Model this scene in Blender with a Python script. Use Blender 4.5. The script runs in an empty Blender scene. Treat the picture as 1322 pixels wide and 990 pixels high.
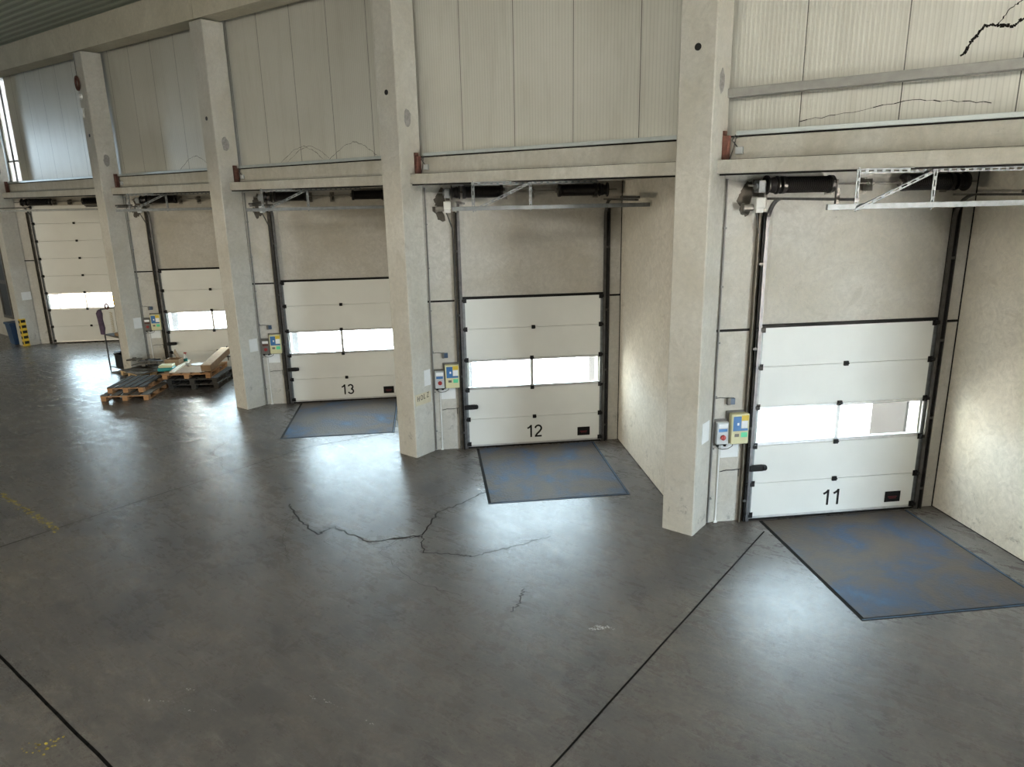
import bpy, bmesh, math, random
from mathutils import Vector, Matrix
random.seed(7)
scene = bpy.context.scene
COL = scene.collection
PI = math.pi

# ------------------------------------------------------------------ measured layout
ANG = math.radians(44.354)                      # the dock doors stand at about 45 degrees to the pillar line
UX, UY = math.cos(ANG), math.sin(ANG)           # along a door
NX, NY = math.sin(ANG), -math.cos(ANG)          # out of a door, into the hall
PX = [0.0, -5.653, -11.379, -17.181, -25.221]   # right front corner of each pillar
DLX, DLY = 0.458, 1.001                         # door origin relative to the pillar corner
PW, PD = 0.488, 0.50
WL = 3.06                                       # length of a door wall
def bay_pt(b, u, v, z):
    off = PX[b]
    sh = -0.17 if b == 4 else 0.0
    u = u + sh
    return Vector((DLX + off + u*UX + v*NX, DLY + u*UY + v*NY, z))
def zbeam(x):
    return 8.445 - 0.01648*x

# ------------------------------------------------------------------ materials
def newmat(name):
    m = bpy.data.materials.new(name); m.use_nodes = True
    nt = m.node_tree
    return m, nt, nt.nodes['Principled BSDF']
def N(nt, t, **k):
    n = nt.nodes.new(t)
    for a, v in k.items(): setattr(n, a, v)
    return n
def noise(nt, vec, scale, detail=4, rough=.55, dist=0):
    n = N(nt, 'ShaderNodeTexNoise'); n.inputs['Scale'].default_value = scale
    n.inputs['Detail'].default_value = detail; n.inputs['Roughness'].default_value = rough
    n.inputs['Distortion'].default_value = dist
    nt.links.new(vec, n.inputs['Vector']); return n.outputs['Fac']
def ramp(nt, fac, stops):
    r = N(nt, 'ShaderNodeValToRGB'); e = r.color_ramp.elements
    while len(e) < len(stops): e.new(.5)
    for i, (p, c) in enumerate(stops):
        e[i].position = p; e[i].color = (*c, 1) if len(c) == 3 else c
    nt.links.new(fac, r.inputs['Fac']); return r.outputs['Color']
def mixc(nt, fac, a, b, mode='MIX'):
    n = N(nt, 'ShaderNodeMix', data_type='RGBA', blend_type=mode)
    for s, v in ((0, fac), (6, a), (7, b)):
        if hasattr(v, 'links'): nt.links.new(v, n.inputs[s])
        elif isinstance(v, (int, float)): n.inputs[s].default_value = v
        else: n.inputs[s].default_value = (*v, 1)
    return n.outputs[2]
def math_(nt, op, a, b=0.0, c=0.0):
    n = N(nt, 'ShaderNodeMath', operation=op)
    for i, v in enumerate((a, b, c)):
        if hasattr(v, 'links'): nt.links.new(v, n.inputs[i])
        else: n.inputs[i].default_value = v
    return n.outputs[0]
def maprange(nt, v, a, b, c=0., d=1.):
    n = N(nt, 'ShaderNodeMapRange'); nt.links.new(v, n.inputs[0])
    for i, q in enumerate((a, b, c, d)): n.inputs[i+1].default_value = q
    return n.outputs[0]
def bump(nt, h, strength, dist, bs):
    n = N(nt, 'ShaderNodeBump'); n.inputs['Strength'].default_value = strength; n.inputs['Distance'].default_value = dist
    nt.links.new(h, n.inputs['Height']); nt.links.new(n.outputs[0], bs.inputs['Normal'])
def pos(nt):
    return N(nt, 'ShaderNodeNewGeometry').outputs['Position']
def simple(name, col, rough=.5, metal=0., spec=.5, var=.12, scale=9.):
    m, nt, bs = newmat(name)
    f = noise(nt, pos(nt), scale, 4)
    c = ramp(nt, f, [(.3, [x*(1-var) for x in col]), (.7, [min(1, x*(1+var)) for x in col])])
    nt.links.new(c, bs.inputs['Base Color'])
    bs.inputs['Roughness'].default_value = rough; bs.inputs['Metallic'].default_value = metal
    bs.inputs['Specular IOR Level'].default_value = spec
    return m
def concrete(name, base, warm, scuff=True, big=.7, swirl=.35, streak=0.):
    m, nt, bs = newmat(name); P = pos(nt)
    a = noise(nt, P, big, 5, .6, .6)
    c = ramp(nt, a, [(.32, warm), (.62, base), (.8, [min(1, x*1.1) for x in base])])
    s = noise(nt, P, 5.5, 6, .62, 2.2)                     # trowel swirls
    c = mixc(nt, maprange(nt, s, .38, .66, 0, swirl), c, [x*.66 for x in base])
    d2 = noise(nt, P, 1.7, 5, .7, 3.0)
    c = mixc(nt, maprange(nt, d2, .56, .70, 0, swirl*.9), c, [base[0]*.60, base[1]*.57, base[2]*.52])
    if streak:
        mp = N(nt, 'ShaderNodeMapping'); nt.links.new(P, mp.inputs[0]); mp.inputs['Scale'].default_value = (1.3, 1.3, .35)
        k2 = noise(nt, mp.outputs[0], 2.2, 7, .72, .4)
        c = mixc(nt, maprange(nt, k2, .42, .66, 0, streak), c, (.21, .17, .105))
    f2 = noise(nt, P, 13, 9, .82, .4)
    c = mixc(nt, maprange(nt, f2, .42, .60, 0, .28), c, [x*.60 for x in base])
    p = noise(nt, P, 46, 3, .6)                            # pores
    c = mixc(nt, maprange(nt, p, .66, .74, 0, .55), c, [x*.35 for x in base])
    if scuff:
        k = noise(nt, P, 4.2, 7, .75, .5)
        sx = N(nt, 'ShaderNodeSeparateXYZ'); nt.links.new(P, sx.inputs[0])
        lo = maprange(nt, sx.outputs[2], 1.05, .5, 0, 1)
        k = math_(nt, 'MULTIPLY', maprange(nt, k, .57, .68, 0, .75), lo)
        c = mixc(nt, k, c, [x*.28 for x in base])
    nt.links.new(c, bs.inputs['Base Color'])
    bs.inputs['Roughness'].default_value = .78; bs.inputs['Specular IOR Level'].default_value = .3
    bump(nt, math_(nt, 'ADD', s, p), .25, .012, bs)
    return m
M = {}
M['pillar'] = concrete('pillar_concrete', (.61, .60, .56), (.51, .485, .42))
M['wall'] = concrete('wall_concrete', (.61, .595, .56), (.49, .46, .39), swirl=.42)
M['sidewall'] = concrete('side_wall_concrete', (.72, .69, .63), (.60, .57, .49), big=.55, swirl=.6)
M['beam'] = concrete('beam_concrete', (.60, .595, .555), (.50, .475, .41), scuff=False, streak=.26)
M['roof_beam'] = concrete('roof_beam_concrete', (.70, .655, .54), (.57, .53, .42), scuff=False)

def mat_floor():
    m, nt, bs = newmat('floor_concrete'); P = pos(nt)
    a = noise(nt, P, .33, 6, .65, .8)
    c = ramp(nt, a, [(.3, (.132, .116, .106)), (.5, (.192, .171, .154)), (.72, (.232, .202, .165))])
    s = noise(nt, P, 1.3, 10, .76, .5)
    c = mixc(nt, maprange(nt, s, .36, .68, 0, .6), c, (.100, .096, .097))
    b2 = noise(nt, P, .55, 9, .72, .2)
    c = mixc(nt, maprange(nt, b2, .50, .62, 0, .68), c, (.072, .069, .074))
    def stretched(rot, sx, sy, sc):
        mp = N(nt, 'ShaderNodeMapping'); nt.links.new(P, mp.inputs[0]); mp.inputs['Rotation'].default_value = (0, 0, rot); mp.inputs['Scale'].default_value = (sx, sy, 1)
        return noise(nt, mp.outputs[0], sc, 10, .80, .5)
    t = stretched(.75, .45, 2.6, 3.0)                      # tyre and fork scuffs
    c = mixc(nt, maprange(nt, t, .40, .60, 0, .55), c, (.085, .082, .082))
    t2 = stretched(-.5, .5, 3.0, 2.4)
    c = mixc(nt, maprange(nt, t2, .54, .66, 0, .4), c, (.27, .258, .245))
    g2 = noise(nt, P, 16, 9, .85, .3)
    c = mixc(nt, maprange(nt, g2, .42, .60, 0, .55), c, (.075, .072, .071))
    sp = noise(nt, P, 5.5, 3, .6)
    c = mixc(nt, maprange(nt, sp, .74, .77, 0, .8), c, (.03, .03, .03))
    nt.links.new(c, bs.inputs['Base Color'])
    q = noise(nt, P, 2.6, 10, .76, .6)
    r = math_(nt, 'MULTIPLY_ADD', math_(nt, 'ADD', math_(nt, 'MULTIPLY', q, .5), math_(nt, 'MULTIPLY', t, .5)), .50, .035)
    nt.links.new(r, bs.inputs['Roughness']); bs.inputs['Specular IOR Level'].default_value = .34
    h = math_(nt, 'ADD', math_(nt, 'MULTIPLY', q, .7), math_(nt, 'ADD', math_(nt, 'MULTIPLY', g2, .45), math_(nt, 'MULTIPLY', t, .5)))
    bump(nt, h, .38, .012, bs)
    return m
M['floor'] = mat_floor()

def mat_panel():
    m, nt, bs = newmat('sandwich_panel'); P = pos(nt)
    sx = N(nt, 'ShaderNodeSeparateXYZ'); nt.links.new(P, sx.inputs[0]); X = sx.outputs[0]
    rib = math_(nt, 'SINE', math_(nt, 'MULTIPLY', X, 2*PI/.056))
    a = noise(nt, P, .5, 4, .6)
    c = ramp(nt, a, [(.3, (.62, .61, .55)), (.7, (.69, .685, .635))])
    mp = N(nt, 'ShaderNodeMapping'); nt.links.new(P, mp.inputs[0]); mp.inputs['Scale'].default_value = (1, 1, .12)
    st = noise(nt, mp.outputs[0], 4, 5, .7)
    c = mixc(nt, maprange(nt, st, .5, .72, 0, .22), c, (.33, .31, .25))
    c = mixc(nt, maprange(nt, rib, .6, 1, 0, .24), c, (.27, .27, .24))
    fr = math_(nt, 'FRACT', math_(nt, 'MULTIPLY', math_(nt, 'ADD', X, 112.0-.88), 1/1.12))
    seam = math_(nt, 'LESS_THAN', fr, .011)
    c = mixc(nt, seam, c, (.07, .068, .06))
    nt.links.new(c, bs.inputs['Base Color']); bs.inputs['Roughness'].default_value = .32
    bump(nt, math_(nt, 'SUBTRACT', rib, math_(nt, 'MULTIPLY', seam, 3)), .2, .004, bs)
    return m
M['panel'] = mat_panel()
def mat_deck():
    m, nt, bs = newmat('roof_deck'); P = pos(nt)
    sx = N(nt, 'ShaderNodeSeparateXYZ'); nt.links.new(P, sx.inputs[0])
    w = math_(nt, 'SINE', math_(nt, 'MULTIPLY', sx.outputs[1], 2*PI/.25))
    c = ramp(nt, maprange(nt, w, -1, 1), [(.2, (.24, .27, .215)), (.8, (.40, .44, .36))])
    nt.links.new(c, bs.inputs['Base Color']); bs.inputs['Roughness'].default_value = .6
    bump(nt, w, .6, .05, bs)
    return m
M['deck'] = mat_deck()
def mat_plate():
    m, nt, bs = newmat('worn_tread_plate'); P = pos(nt)
    a = noise(nt, P, 1.25, 6, .6, .4)
    c = ramp(nt, a, [(.40, (.092, .075, .062)), (.50, (.074, .068, .071)), (.61, (.046, .068, .115)), (.74, (.045, .11, .21))])
    b2 = noise(nt, P, 6, 6, .7)
    c = mixc(nt, maprange(nt, b2, .5, .7, 0, .5), c, (.10, .085, .07))
    nt.links.new(c, bs.inputs['Base Color'])
    mp = N(nt, 'ShaderNodeMapping'); nt.links.new(P, mp.inputs[0]); mp.inputs['Rotation'].default_value = (0, 0, ANG)
    v = N(nt, 'ShaderNodeTexVoronoi'); v.inputs['Scale'].default_value = 26; nt.links.new(mp.outputs[0], v.inputs['Vector'])
    bs.inputs['Roughness'].default_value = .66; bs.inputs['Metallic'].default_value = .15; bs.inputs['Specular IOR Level'].default_value = .3
    bump(nt, v.outputs['Distance'], .6, .006, bs)
    return m
M['plate'] = mat_plate()
def mat_wood(name, a, b, rot=0):
    m, nt, bs = newmat(name)
    tc = N(nt, 'ShaderNodeTexCoord').outputs['Object']
    mp = N(nt, 'ShaderNodeMapping'); nt.links.new(tc, mp.inputs[0]); mp.inputs['Scale'].default_value = (1.5, 12, 12)
    f = noise(nt, mp.outputs[0], 2, 5, .65, .5)
    nt.links.new(ramp(nt, f, [(.3, a), (.7, b)]), bs.inputs['Base Color']); bs.inputs['Roughness'].default_value = .8
    return m
M['wood'] = mat_wood('pallet_wood', (.27, .13, .055), (.44, .25, .12))
M['wood_light'] = mat_wood('new_pallet_wood', (.42, .28, .14), (.56, .40, .22))
M['wood_dark'] = mat_wood('weathered_pallet_wood', (.022, .021, .020), (.060, .054, .046))
M['wood_grey'] = mat_wood('grey_pallet_wood', (.075, .07, .06), (.16, .14, .115))
M['board'] = mat_wood('pale_board', (.62, .55, .43), (.72, .66, .54))
M['cardboard'] = simple('cardboard', (.27, .18, .105), .85)
M['card_light'] = simple('light_cardboard', (.42, .29, .17), .85)
M['door'] = simple('door_skin', (.77, .785, .77), .42, 0, .45, .03, 1.5)
M['alu'] = simple('glazing_profile', (.60, .60, .60), .4, .55)
M['galv'] = simple('galvanised_steel', (.20, .215, .225), .48, .55, .5, .2, 14)
M['galv_dull'] = simple('dull_steel', (.20, .19, .175), .5, .6, .5, .25, 10)
M['stain_steel'] = simple('brown_stained_steel', (.115, .10, .08), .6, .4, .4, .3, 9)
M['rail_steel'] = simple('aged_rail_steel', (.11, .11, .115), .45, .6, .5, .3, 9)
M['track'] = simple('track_steel', (.075, .073, .070), .5, .55, .5, .3, 8)
M['black'] = simple('black_plastic', (.010, .010, .011), .55, 0, .2)
M['rubber'] = simple('black_rubber', (.010, .010, .010), .75, 0, .2)
M['spring'] = simple('oiled_spring_steel', (.018, .017, .018), .38, .5)
M['white'] = simple('white_plastic', (.74, .75, .74), .45, var=.04)
M['paper'] = simple('white_paper', (.80, .82, .83), .8, var=.03)
M['paper_old'] = simple('yellowed_paper', (.58, .52, .38), .8, var=.06)
M['conduit'] = simple('grey_conduit', (.19, .19, .185), .45)
M['conduit_dark'] = simple('dark_cable', (.06, .06, .06), .6)
M['box_cream'] = simple('cream_enclosure', (.60, .58, .36), .45, var=.05)
M['box_grey'] = simple('grey_enclosure', (.50, .53, .55), .45, var=.05)
M['box_back'] = simple('dark_grey_backplate', (.13, .125, .115), .6)  # even dark grey for backplates and dark housings
M['st_blue'] = simple('blue_sticker', (.03, .14, .36), .5)
M['edge_blue'] = simple('worn_blue_paint', (.022, .06, .12), .6, var=.5, scale=7)
M['st_yellow'] = simple('yellow_sticker', (.62, .45, .04), .5)
M['st_green'] = simple('green_sticker', (.10, .62, .33), .5)
M['st_white'] = simple('white_sticker', (.8, .82, .84), .5, var=.03)
M['red'] = simple('red_knob', (.33, .02, .02), .4)
M['red_dark'] = simple('dark_red_print', (.16, .015, .02), .5)
M['navy'] = simple('navy_switch', (.035, .07, .13), .45)
M['rust'] = simple('red_oxide_steel', (.095, .04, .03), .7, .1, .3, .35, 20)
M['crack'] = simple('crack_fill', (.014, .013, .012), .95, 0, 0)
M['joint'] = simple('joint_sealant', (.010, .010, .010), .9, 0, 0)
M['gap'] = simple('gasket_and_shadow_gap', (.012, .012, .012), .85, 0, .1)  # wall joints and pits, also the shadow lines drawn along the beams
M['paint_yellow'] = simple('worn_yellow_paint', (.42, .33, .045), .6, var=.5, scale=12)
M['paint_white'] = simple('white_paint_splash', (.62, .62, .60), .6)
M['tape_yellow'] = simple('hazard_yellow', (.72, .48, .03), .5, var=.08)
M['blue_plastic'] = simple('blue_plastic', (.006, .03, .085), .45)
M['teal'] = simple('teal_film', (.02, .24, .24), .35)
M['film'] = simple('white_film', (.85, .86, .87), .3, var=.03)
M['purple'] = simple('dark_purple_cloth', (.075, .05, .085), .9, var=.3)
M['grime'] = simple('grease_grime', (.07, .062, .05), .8, var=.3)
M['patch'] = simple('dark_mortar_patch', (.25, .245, .235), .85, var=.3, scale=22)
M['flash'] = simple('metal_flashing', (.50, .55, .56), .35, .4, var=.06)
M['purlin'] = simple('painted_purlin', (.30, .30, .285), .5, .1)
M['asphalt'] = simple('yard_concrete', (.70, .62, .54), .9)
M['shelter'] = simple('dock_shelter_curtain', (.010, .010, .0105), .9, 0, .1)
M['shelter_light'] = simple('dock_shelter_flap', (.10, .105, .115), .8)
M['render'] = simple('outside_render', (.62, .62, .63), .8)
M['dark_frame'] = simple('dark_window_frame', (.06, .065, .07), .5)
def mat_glass():
    m = bpy.data.materials.new('window_pane'); m.use_nodes = True; nt = m.node_tree
    nt.nodes.clear()
    o = N(nt, 'ShaderNodeOutputMaterial'); mx = N(nt, 'ShaderNodeMixShader'); t = N(nt, 'ShaderNodeBsdfTransparent'); g = N(nt, 'ShaderNodeBsdfGlossy')
    t.inputs[0].default_value = (.95, .97, .97, 1); g.inputs['Roughness'].default_value = .03; mx.inputs[0].default_value = .07
    nt.links.new(t.outputs[0], mx.inputs[1]); nt.links.new(g.outputs[0], mx.inputs[2]); nt.links.new(mx.outputs[0], o.inputs[0])
    return m
M['glass'] = mat_glass()
def mat_translucent():
    m = bpy.data.materials.new('translucent_sheet'); m.use_nodes = True; nt = m.node_tree
    nt.nodes.clear()
    o = N(nt, 'ShaderNodeOutputMaterial'); mx = N(nt, 'ShaderNodeMixShader'); t = N(nt, 'ShaderNodeBsdfTranslucent'); g = N(nt, 'ShaderNodeBsdfDiffuse')
    t.inputs[0].default_value = (.15, .155, .16, 1); g.inputs[0].default_value = (.5, .5, .48, 1); mx.inputs[0].default_value = .4
    nt.links.new(t.outputs[0], mx.inputs[1]); nt.links.new(g.outputs[0], mx.inputs[2]); nt.links.new(mx.outputs[0], o.inputs[0])
    return m
M['translucent'] = mat_translucent()

# ------------------------------------------------------------------ mesh helpers
class MB:
    def __init__(self, o=(0, 0, 0)):
        self.bm = bmesh.new(); self.o = Vector(o)
    def _v(self, p): return self.bm.verts.new(Vector(p) - self.o)
    def box(self, x0, x1, y0, y1, z0, z1):
        v = [self._v((x, y, z)) for z in (z0, z1) for y in (y0, y1) for x in (x0, x1)]
        for f in ((0, 2, 3, 1), (4, 5, 7, 6), (0, 1, 5, 4), (2, 6, 7, 3), (0, 4, 6, 2), (1, 3, 7, 5)):
            self.bm.faces.new([v[i] for i in f])
        return self
    def b(self, u0, u1, v0, v1, z0, z1): return self.box(u0, u1, -v1, -v0, z0, z1)
    def bar(self, p0, p1, w, h, up=(0, 0, 1)):
        p0, p1 = Vector(p0), Vector(p1); d = (p1-p0).normalized(); up = Vector(up)
        s = d.cross(up)
        if s.length < 1e-4: s = d.cross(Vector((0, 1, 0)))
        s.normalize(); t = s.cross(d)
        q = [(-w/2, -h/2), (w/2, -h/2), (w/2, h/2), (-w/2, h/2)]
        a = [self._v(p0 + s*i + t*j) for i, j in q]; c = [self._v(p1 + s*i + t*j) for i, j in q]
        self.bm.faces.new(a[::-1]); self.bm.faces.new(c)
        for i in range(4): self.bm.faces.new((a[i], a[(i+1) % 4], c[(i+1) % 4], c[i]))
        return self
    def lathe(self, p0, d, prof, n=16):
        p0, d = Vector(p0), Vector(d).normalized()
        s = d.cross(Vector((0, 0, 1)))
        if s.length < 1e-3: s = Vector((1, 0, 0))
        s.normalize(); t = d.cross(s); rings = []
        for a, r in prof:
            rings.append([self._v(p0 + d*a + (s*math.cos(2*PI*i/n) + t*math.sin(2*PI*i/n))*max(r, 1e-4)) for i in range(n)])
        self.bm.faces.new(rings[0][::-1]); self.bm.faces.new(rings[-1])
        for A, B in zip(rings, rings[1:]):
            for i in range(n): self.bm.faces.new((A[i], A[(i+1) % n], B[(i+1) % n], B[i]))
        return self
    def cyl(self, p0, p1, r, n=14, r2=None):
        p0, p1 = Vector(p0), Vector(p1); L = (p1-p0).length
        return self.lathe(p0, p1-p0, [(0, r), (L, r if r2 is None else r2)], n)
    def tube(self, pts, r, n=8, w=None, h=None):
        pts = [Vector(p) for p in pts]; rings = []
        ref = None
        for i, p in enumerate(pts):
            d = (pts[min(i+1, len(pts)-1)] - pts[max(i-1, 0)]).normalized()
            if ref is None:
                ref = d.cross(Vector((0, 0, 1)))
                if ref.length < .05: ref = d.cross(Vector((0, 1, 0)))
            ref = (ref - d*ref.dot(d)).normalized(); t = d.cross(ref)
            if w: rings.append([self._v(p + ref*a*w/2 + t*c*h/2) for a, c in ((-1, -1), (1, -1), (1, 1), (-1, 1))])
            else: rings.append([self._v(p + (ref*math.cos(2*PI*k/n) + t*math.sin(2*PI*k/n))*r) for k in range(n)])
        m = len(rings[0])
        self.bm.faces.new(rings[0][::-1]); self.bm.faces.new(rings[-1])
        for A, B in zip(rings, rings[1:]):
            for i in range(m): self.bm.faces.new((A[i], A[(i+1) % m], B[(i+1) % m], B[i]))
        return self
    def prism(self, poly, z0, z1):
        a = [self._v((x, y, z0)) for x, y in poly]; c = [self._v((x, y, z1)) for x, y in poly]
        self.bm.faces.new(a[::-1]); self.bm.faces.new(c); k = len(poly)
        for i in range(k): self.bm.faces.new((a[i], a[(i+1) % k], c[(i+1) % k], c[i]))
        return self
    def strip(self, pts, w, z=.0015, h=.0012):      # thin ragged band lying on the floor
        for i in range(len(pts)-1):
            a, c = Vector((*pts[i], z)), Vector((*pts[i+1], z)); d = (c-a)
            if d.length < 1e-5: continue
            s = Vector((-d.y, d.x, 0)).normalized(); e = d.normalized()*w*.3
            w0 = w if not callable(w) else w(i)
            q = [a-e-s*w0/2, c+e-s*w0/2, c+e+s*w0/2, a-e+s*w0/2]
            self.bm.faces.new([self._v(p) for p in q])
        return self
    def build(self, name, mat, parent=None, bevel=0., smooth=False, loc=None, rot=None):
        bmesh.ops.recalc_face_normals(self.bm, faces=self.bm.faces)
        me = bpy.data.meshes.new(name); self.bm.to_mesh(me); self.bm.free()
        me.materials.append(mat if not isinstance(mat, str) else M[mat])
        if smooth:
            for p in me.polygons: p.use_smooth = True
        o = bpy.data.objects.new(name, me); COL.objects.link(o)
        if smooth: 
            try: me.set_sharp_from_angle(angle=math.radians(40))
            except Exception: pass
        if parent is not None: o.parent = parent
        if loc is not None: o.location = loc
        if rot is not None: o.rotation_euler = (0, 0, rot)
        if bevel:
            md = o.modifiers.new('Bevel', 'BEVEL'); md.width = bevel; md.segments = 2; md.limit_method = 'ANGLE'
        return o
def tag(o, label=None, cat=None, group=None, kind=None):
    if label: o['label'] = label
    if cat: o['category'] = cat
    if group: o['group'] = group
    if kind: o['kind'] = kind
    return o
def empty(name, loc, rot=0, **k):
    o = bpy.data.objects.new(name, None); COL.objects.link(o); o.empty_display_size = .1
    o.location = loc; o.rotation_euler = (0, 0, rot); tag(o, **k); return o
def bthing(name, b, u, v, z, **k):
    """Empty standing at (u, v, z) of a bay; parts are given in bay coordinates and share the origin this returns."""
    return empty(name, bay_pt(b, u, v, z), ANG, **k), (u, -v, z)
def bmesh_thing(mb, name, mat, b, u, v, z, bevel=0, smooth=False, **k):
    o = mb.build(name, mat, None, bevel, smooth, bay_pt(b, u, v, z), ANG); return tag(o, **k)
def structure(o): o['kind'] = 'structure'; return o
def arc(c, r, a0, a1, n, f):
    return [f(c[0] + r*math.cos(a0+(a1-a0)*i/n), c[1] + r*math.sin(a0+(a1-a0)*i/n)) for i in range(n+1)]

DOORNO = {0: '11', 1: '12', 2: '13', 3: '14', 4: '15'}
SEE = {0: 'door 11', 1: 'door 12', 2: 'door 13', 3: 'the pallet-side door', 4: 'the tall far door'}
PIL = {0: 'the pillar beside door 11', 1: 'the pillar beside door 12', 2: 'the pillar beside door 13', 3: 'the pillar by the pallets', 4: 'the farthest pillar'}

# ------------------------------------------------------------------ room shell
floor = structure(MB().box(-46, 14, -26, 12, -.3, 0).build('floor', 'floor'))
structure(MB().box(-46, 14.3, -26.3, .9, 9.12, 9.35).build('ceiling', 'deck'))
ceil = bpy.data.objects['ceiling']
for v_ in ceil.data.vertices:                       # the roof rises slightly to the left
    v_.co.z += -0.01648*v_.co.x - .0
ZP = 5.62
# upper wall of sandwich panels, with the gap of the translucent strip
w = MB(); zt = 10.2
w.box(-24.35, 14, .60, .72, ZP-.4, zt); w.box(-46, -25.22, .60, .72, ZP-.4, zt); w.box(-25.22, -24.35, .60, .72, 8.9, zt)
wall_up = structure(w.build('wall_back', 'panel'))
win = structure(MB().box(-25.22, -24.35, .63, .65, ZP-.4, 8.9).build('backlit_strip', 'translucent'))  # added backlit strip, stands in for a bright reflection on the panels
fr = MB().box(-24.79, -24.76, .58, .63, ZP, 8.9).box(-25.22, -24.35, .57, .63, 6.27, 6.32)
fr.build('strip_bar', 'dark_frame', win)
GY0, GY1, GZ = -6.6, -3.0, 4.4                       # open gate in the right end wall
structure(MB().box(13.8, 14, -26, GY0, 0, 10).box(13.8, 14, GY1, .7, 0, 10).box(13.8, 14, GY0, GY1, GZ, 10).build('wall_right', 'sidewall'))
structure(MB().box(-46, -45.8, -26, .7, 0, 5.6).box(-46, -45.8, -26, -7.2, 5.6, 10.2).box(-46, -45.8, -5.6, .7, 5.6, 10.2).box(-46, -45.8, -7.2, -5.6, 8.9, 10.2).box(-46, -45.8, -7.2, -5.6, 5.6, 6.3).build('wall_left', 'sidewall'))
structure(MB().box(-46, 14, -26.2, -26, 0, 10.2).build('wall_front', 'sidewall'))
structure(MB().box(5.2, 14, .45, .6, 0, 5.7).build('wall_beyond', 'wall'))

# door walls, side walls and soffits of the sawtooth bays
for b in range(5):
    L = WL if b < 4 else 4.86
    H = 5.11; top = 3.0 if b < 4 else 4.86
    w = MB()
    for z0, z1 in ((0, 2.965), (2.985, H)):
        w.b(-.78, .06, -.22, 0, z0, z1)
        w.b(2.62, L, -.22, 0, z0, z1)
    w.b(.06, 2.62, -.22, 0, top-.06, H)
    o = structure(w.build(f'wall_dock_{b+1}', 'wall', None, .004, False, bay_pt(b, 0, 0, 0), ANG))
    if b < 4:
        st = MB()
        for _ in range(16):
            cu, cz, rr = random.gauss(-.37, .035), random.gauss(4.76, .10), random.uniform(.05, .09)
            ph = random.random()*6; st.bm.faces.new([st._v((cu+rr*random.uniform(.6, 1.2)*math.cos(ph+2*PI*k/8), -.0012-.0001*_, cz+rr*random.uniform(.8, 1.7)*math.sin(ph+2*PI*k/8))) for k in range(8)])
        st.build('grease_stain', 'grime', o)
    g = MB()
    g.b(-.70, .0, -.02, .006, 2.955, 2.99); g.b(2.68, L, -.02, .006, 2.955, 2.99)
    g.build('wall_joint', 'gap', o)
    s = MB()
    ve = 3.80 if b < 4 else 5.42
    s.b(L, L+.18, -.22, ve, 0, H)
    o = structure(s.build(f'wall_return_{b+1}', 'sidewall', None, 0, False, bay_pt(b, 0, 0, 0), ANG))
    c = MB(); c.b(L-.012, L+.0, -.0, .012, 0, H); c.b(L-.006, L+.0, 0, 2.9, 0, .012)
    c.build('wall_joint', 'gap', o)
    p0 = bay_pt(b, -.9, -.25, 0); p1 = bay_pt(b, L+.18, -.25, 0); p2 = bay_pt(b, L+.18, ve, 0)
    structure(MB().prism([(p0.x, .26), (p0.x, p0.y), (p1.x, p1.y), (p2.x, p2.y), (p2.x, .26)], H, H+.14).build(f'ceiling_bay_{b+1}', 'wall'))

# header beams over the bays, flashings
for b in range(5):
    x0 = PX[b] - .0; x1 = (PX[b-1] - PW if b else 14.0)
    hb = structure(MB().box(x0-.02, x1, .22, .62, 5.11, 5.285).box(x0, x1, .46, .62, 5.285, 5.57).build(f'trim_{b+1}', 'beam', None, .012))
    MB().box(x0, x1, .45, .5, 5.281, 5.298).build('beam_shadow_gap', 'gap', hb); MB().box(x0+.03, x1, .235, .30, 5.088, 5.112).build('beam_shadow_gap', 'gap', hb)  # dark strips laid in for the shadow lines along the beam ledge
    fl = structure(MB().box(x0+.16, x1, .40, .62, 5.585, 5.64).build(f'trim_{b+6}', 'flash', None, .004))
    MB().box(x0, x1, .45, .6, 5.568, 5.588).build('beam_shadow_gap', 'gap', fl)  # dark strip for the shadow line under the flashing
    # red oxide bearing shoe in the notch beside the pillar
    e = tag(MB().box(-.0, .075, -.10, .0, 0, .30).box(0, .022, -.10, .0, .30, .36).build('bearing_shoe', 'rust', None, .004, loc=(PX[b]+.002, .44, 5.29)),
            f'rust red steel shoe beside {PIL[b]}, in the notch above the ledge', 'bracket', 'beam bearing shoes')
    if b < 4:
        j, o_ = empty('junction_box', (PX[b]+.20, .46, 5.40), 0, label=f'small grey junction box with loose cables on the beam above {SEE[b]}', cat='junction box', group='junction boxes on the beams'), None
        MB().box(-.05, .05, -.045, 0, -.045, .045).build('lid', 'box_grey', j, .006)
        MB().tube([(-.06, -.02, .20), (-.10, -.035, .13), (-.04, -.03, .06), (-.02, -.02, .03)], .008, 6).build('cable', 'conduit_dark', j, 0, True)
        MB().tube([(.0, -.02, .20), (-.05, -.04, .15), (-.08, -.03, .02), (-.12, -.03, -.10)], .007, 6).build('cable', 'conduit_dark', j, 0, True)
pur = structure(MB().box(.0, 13.8, .44, .60, 6.06, 6.17).build('trim_11', 'purlin', None, .006))

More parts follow.
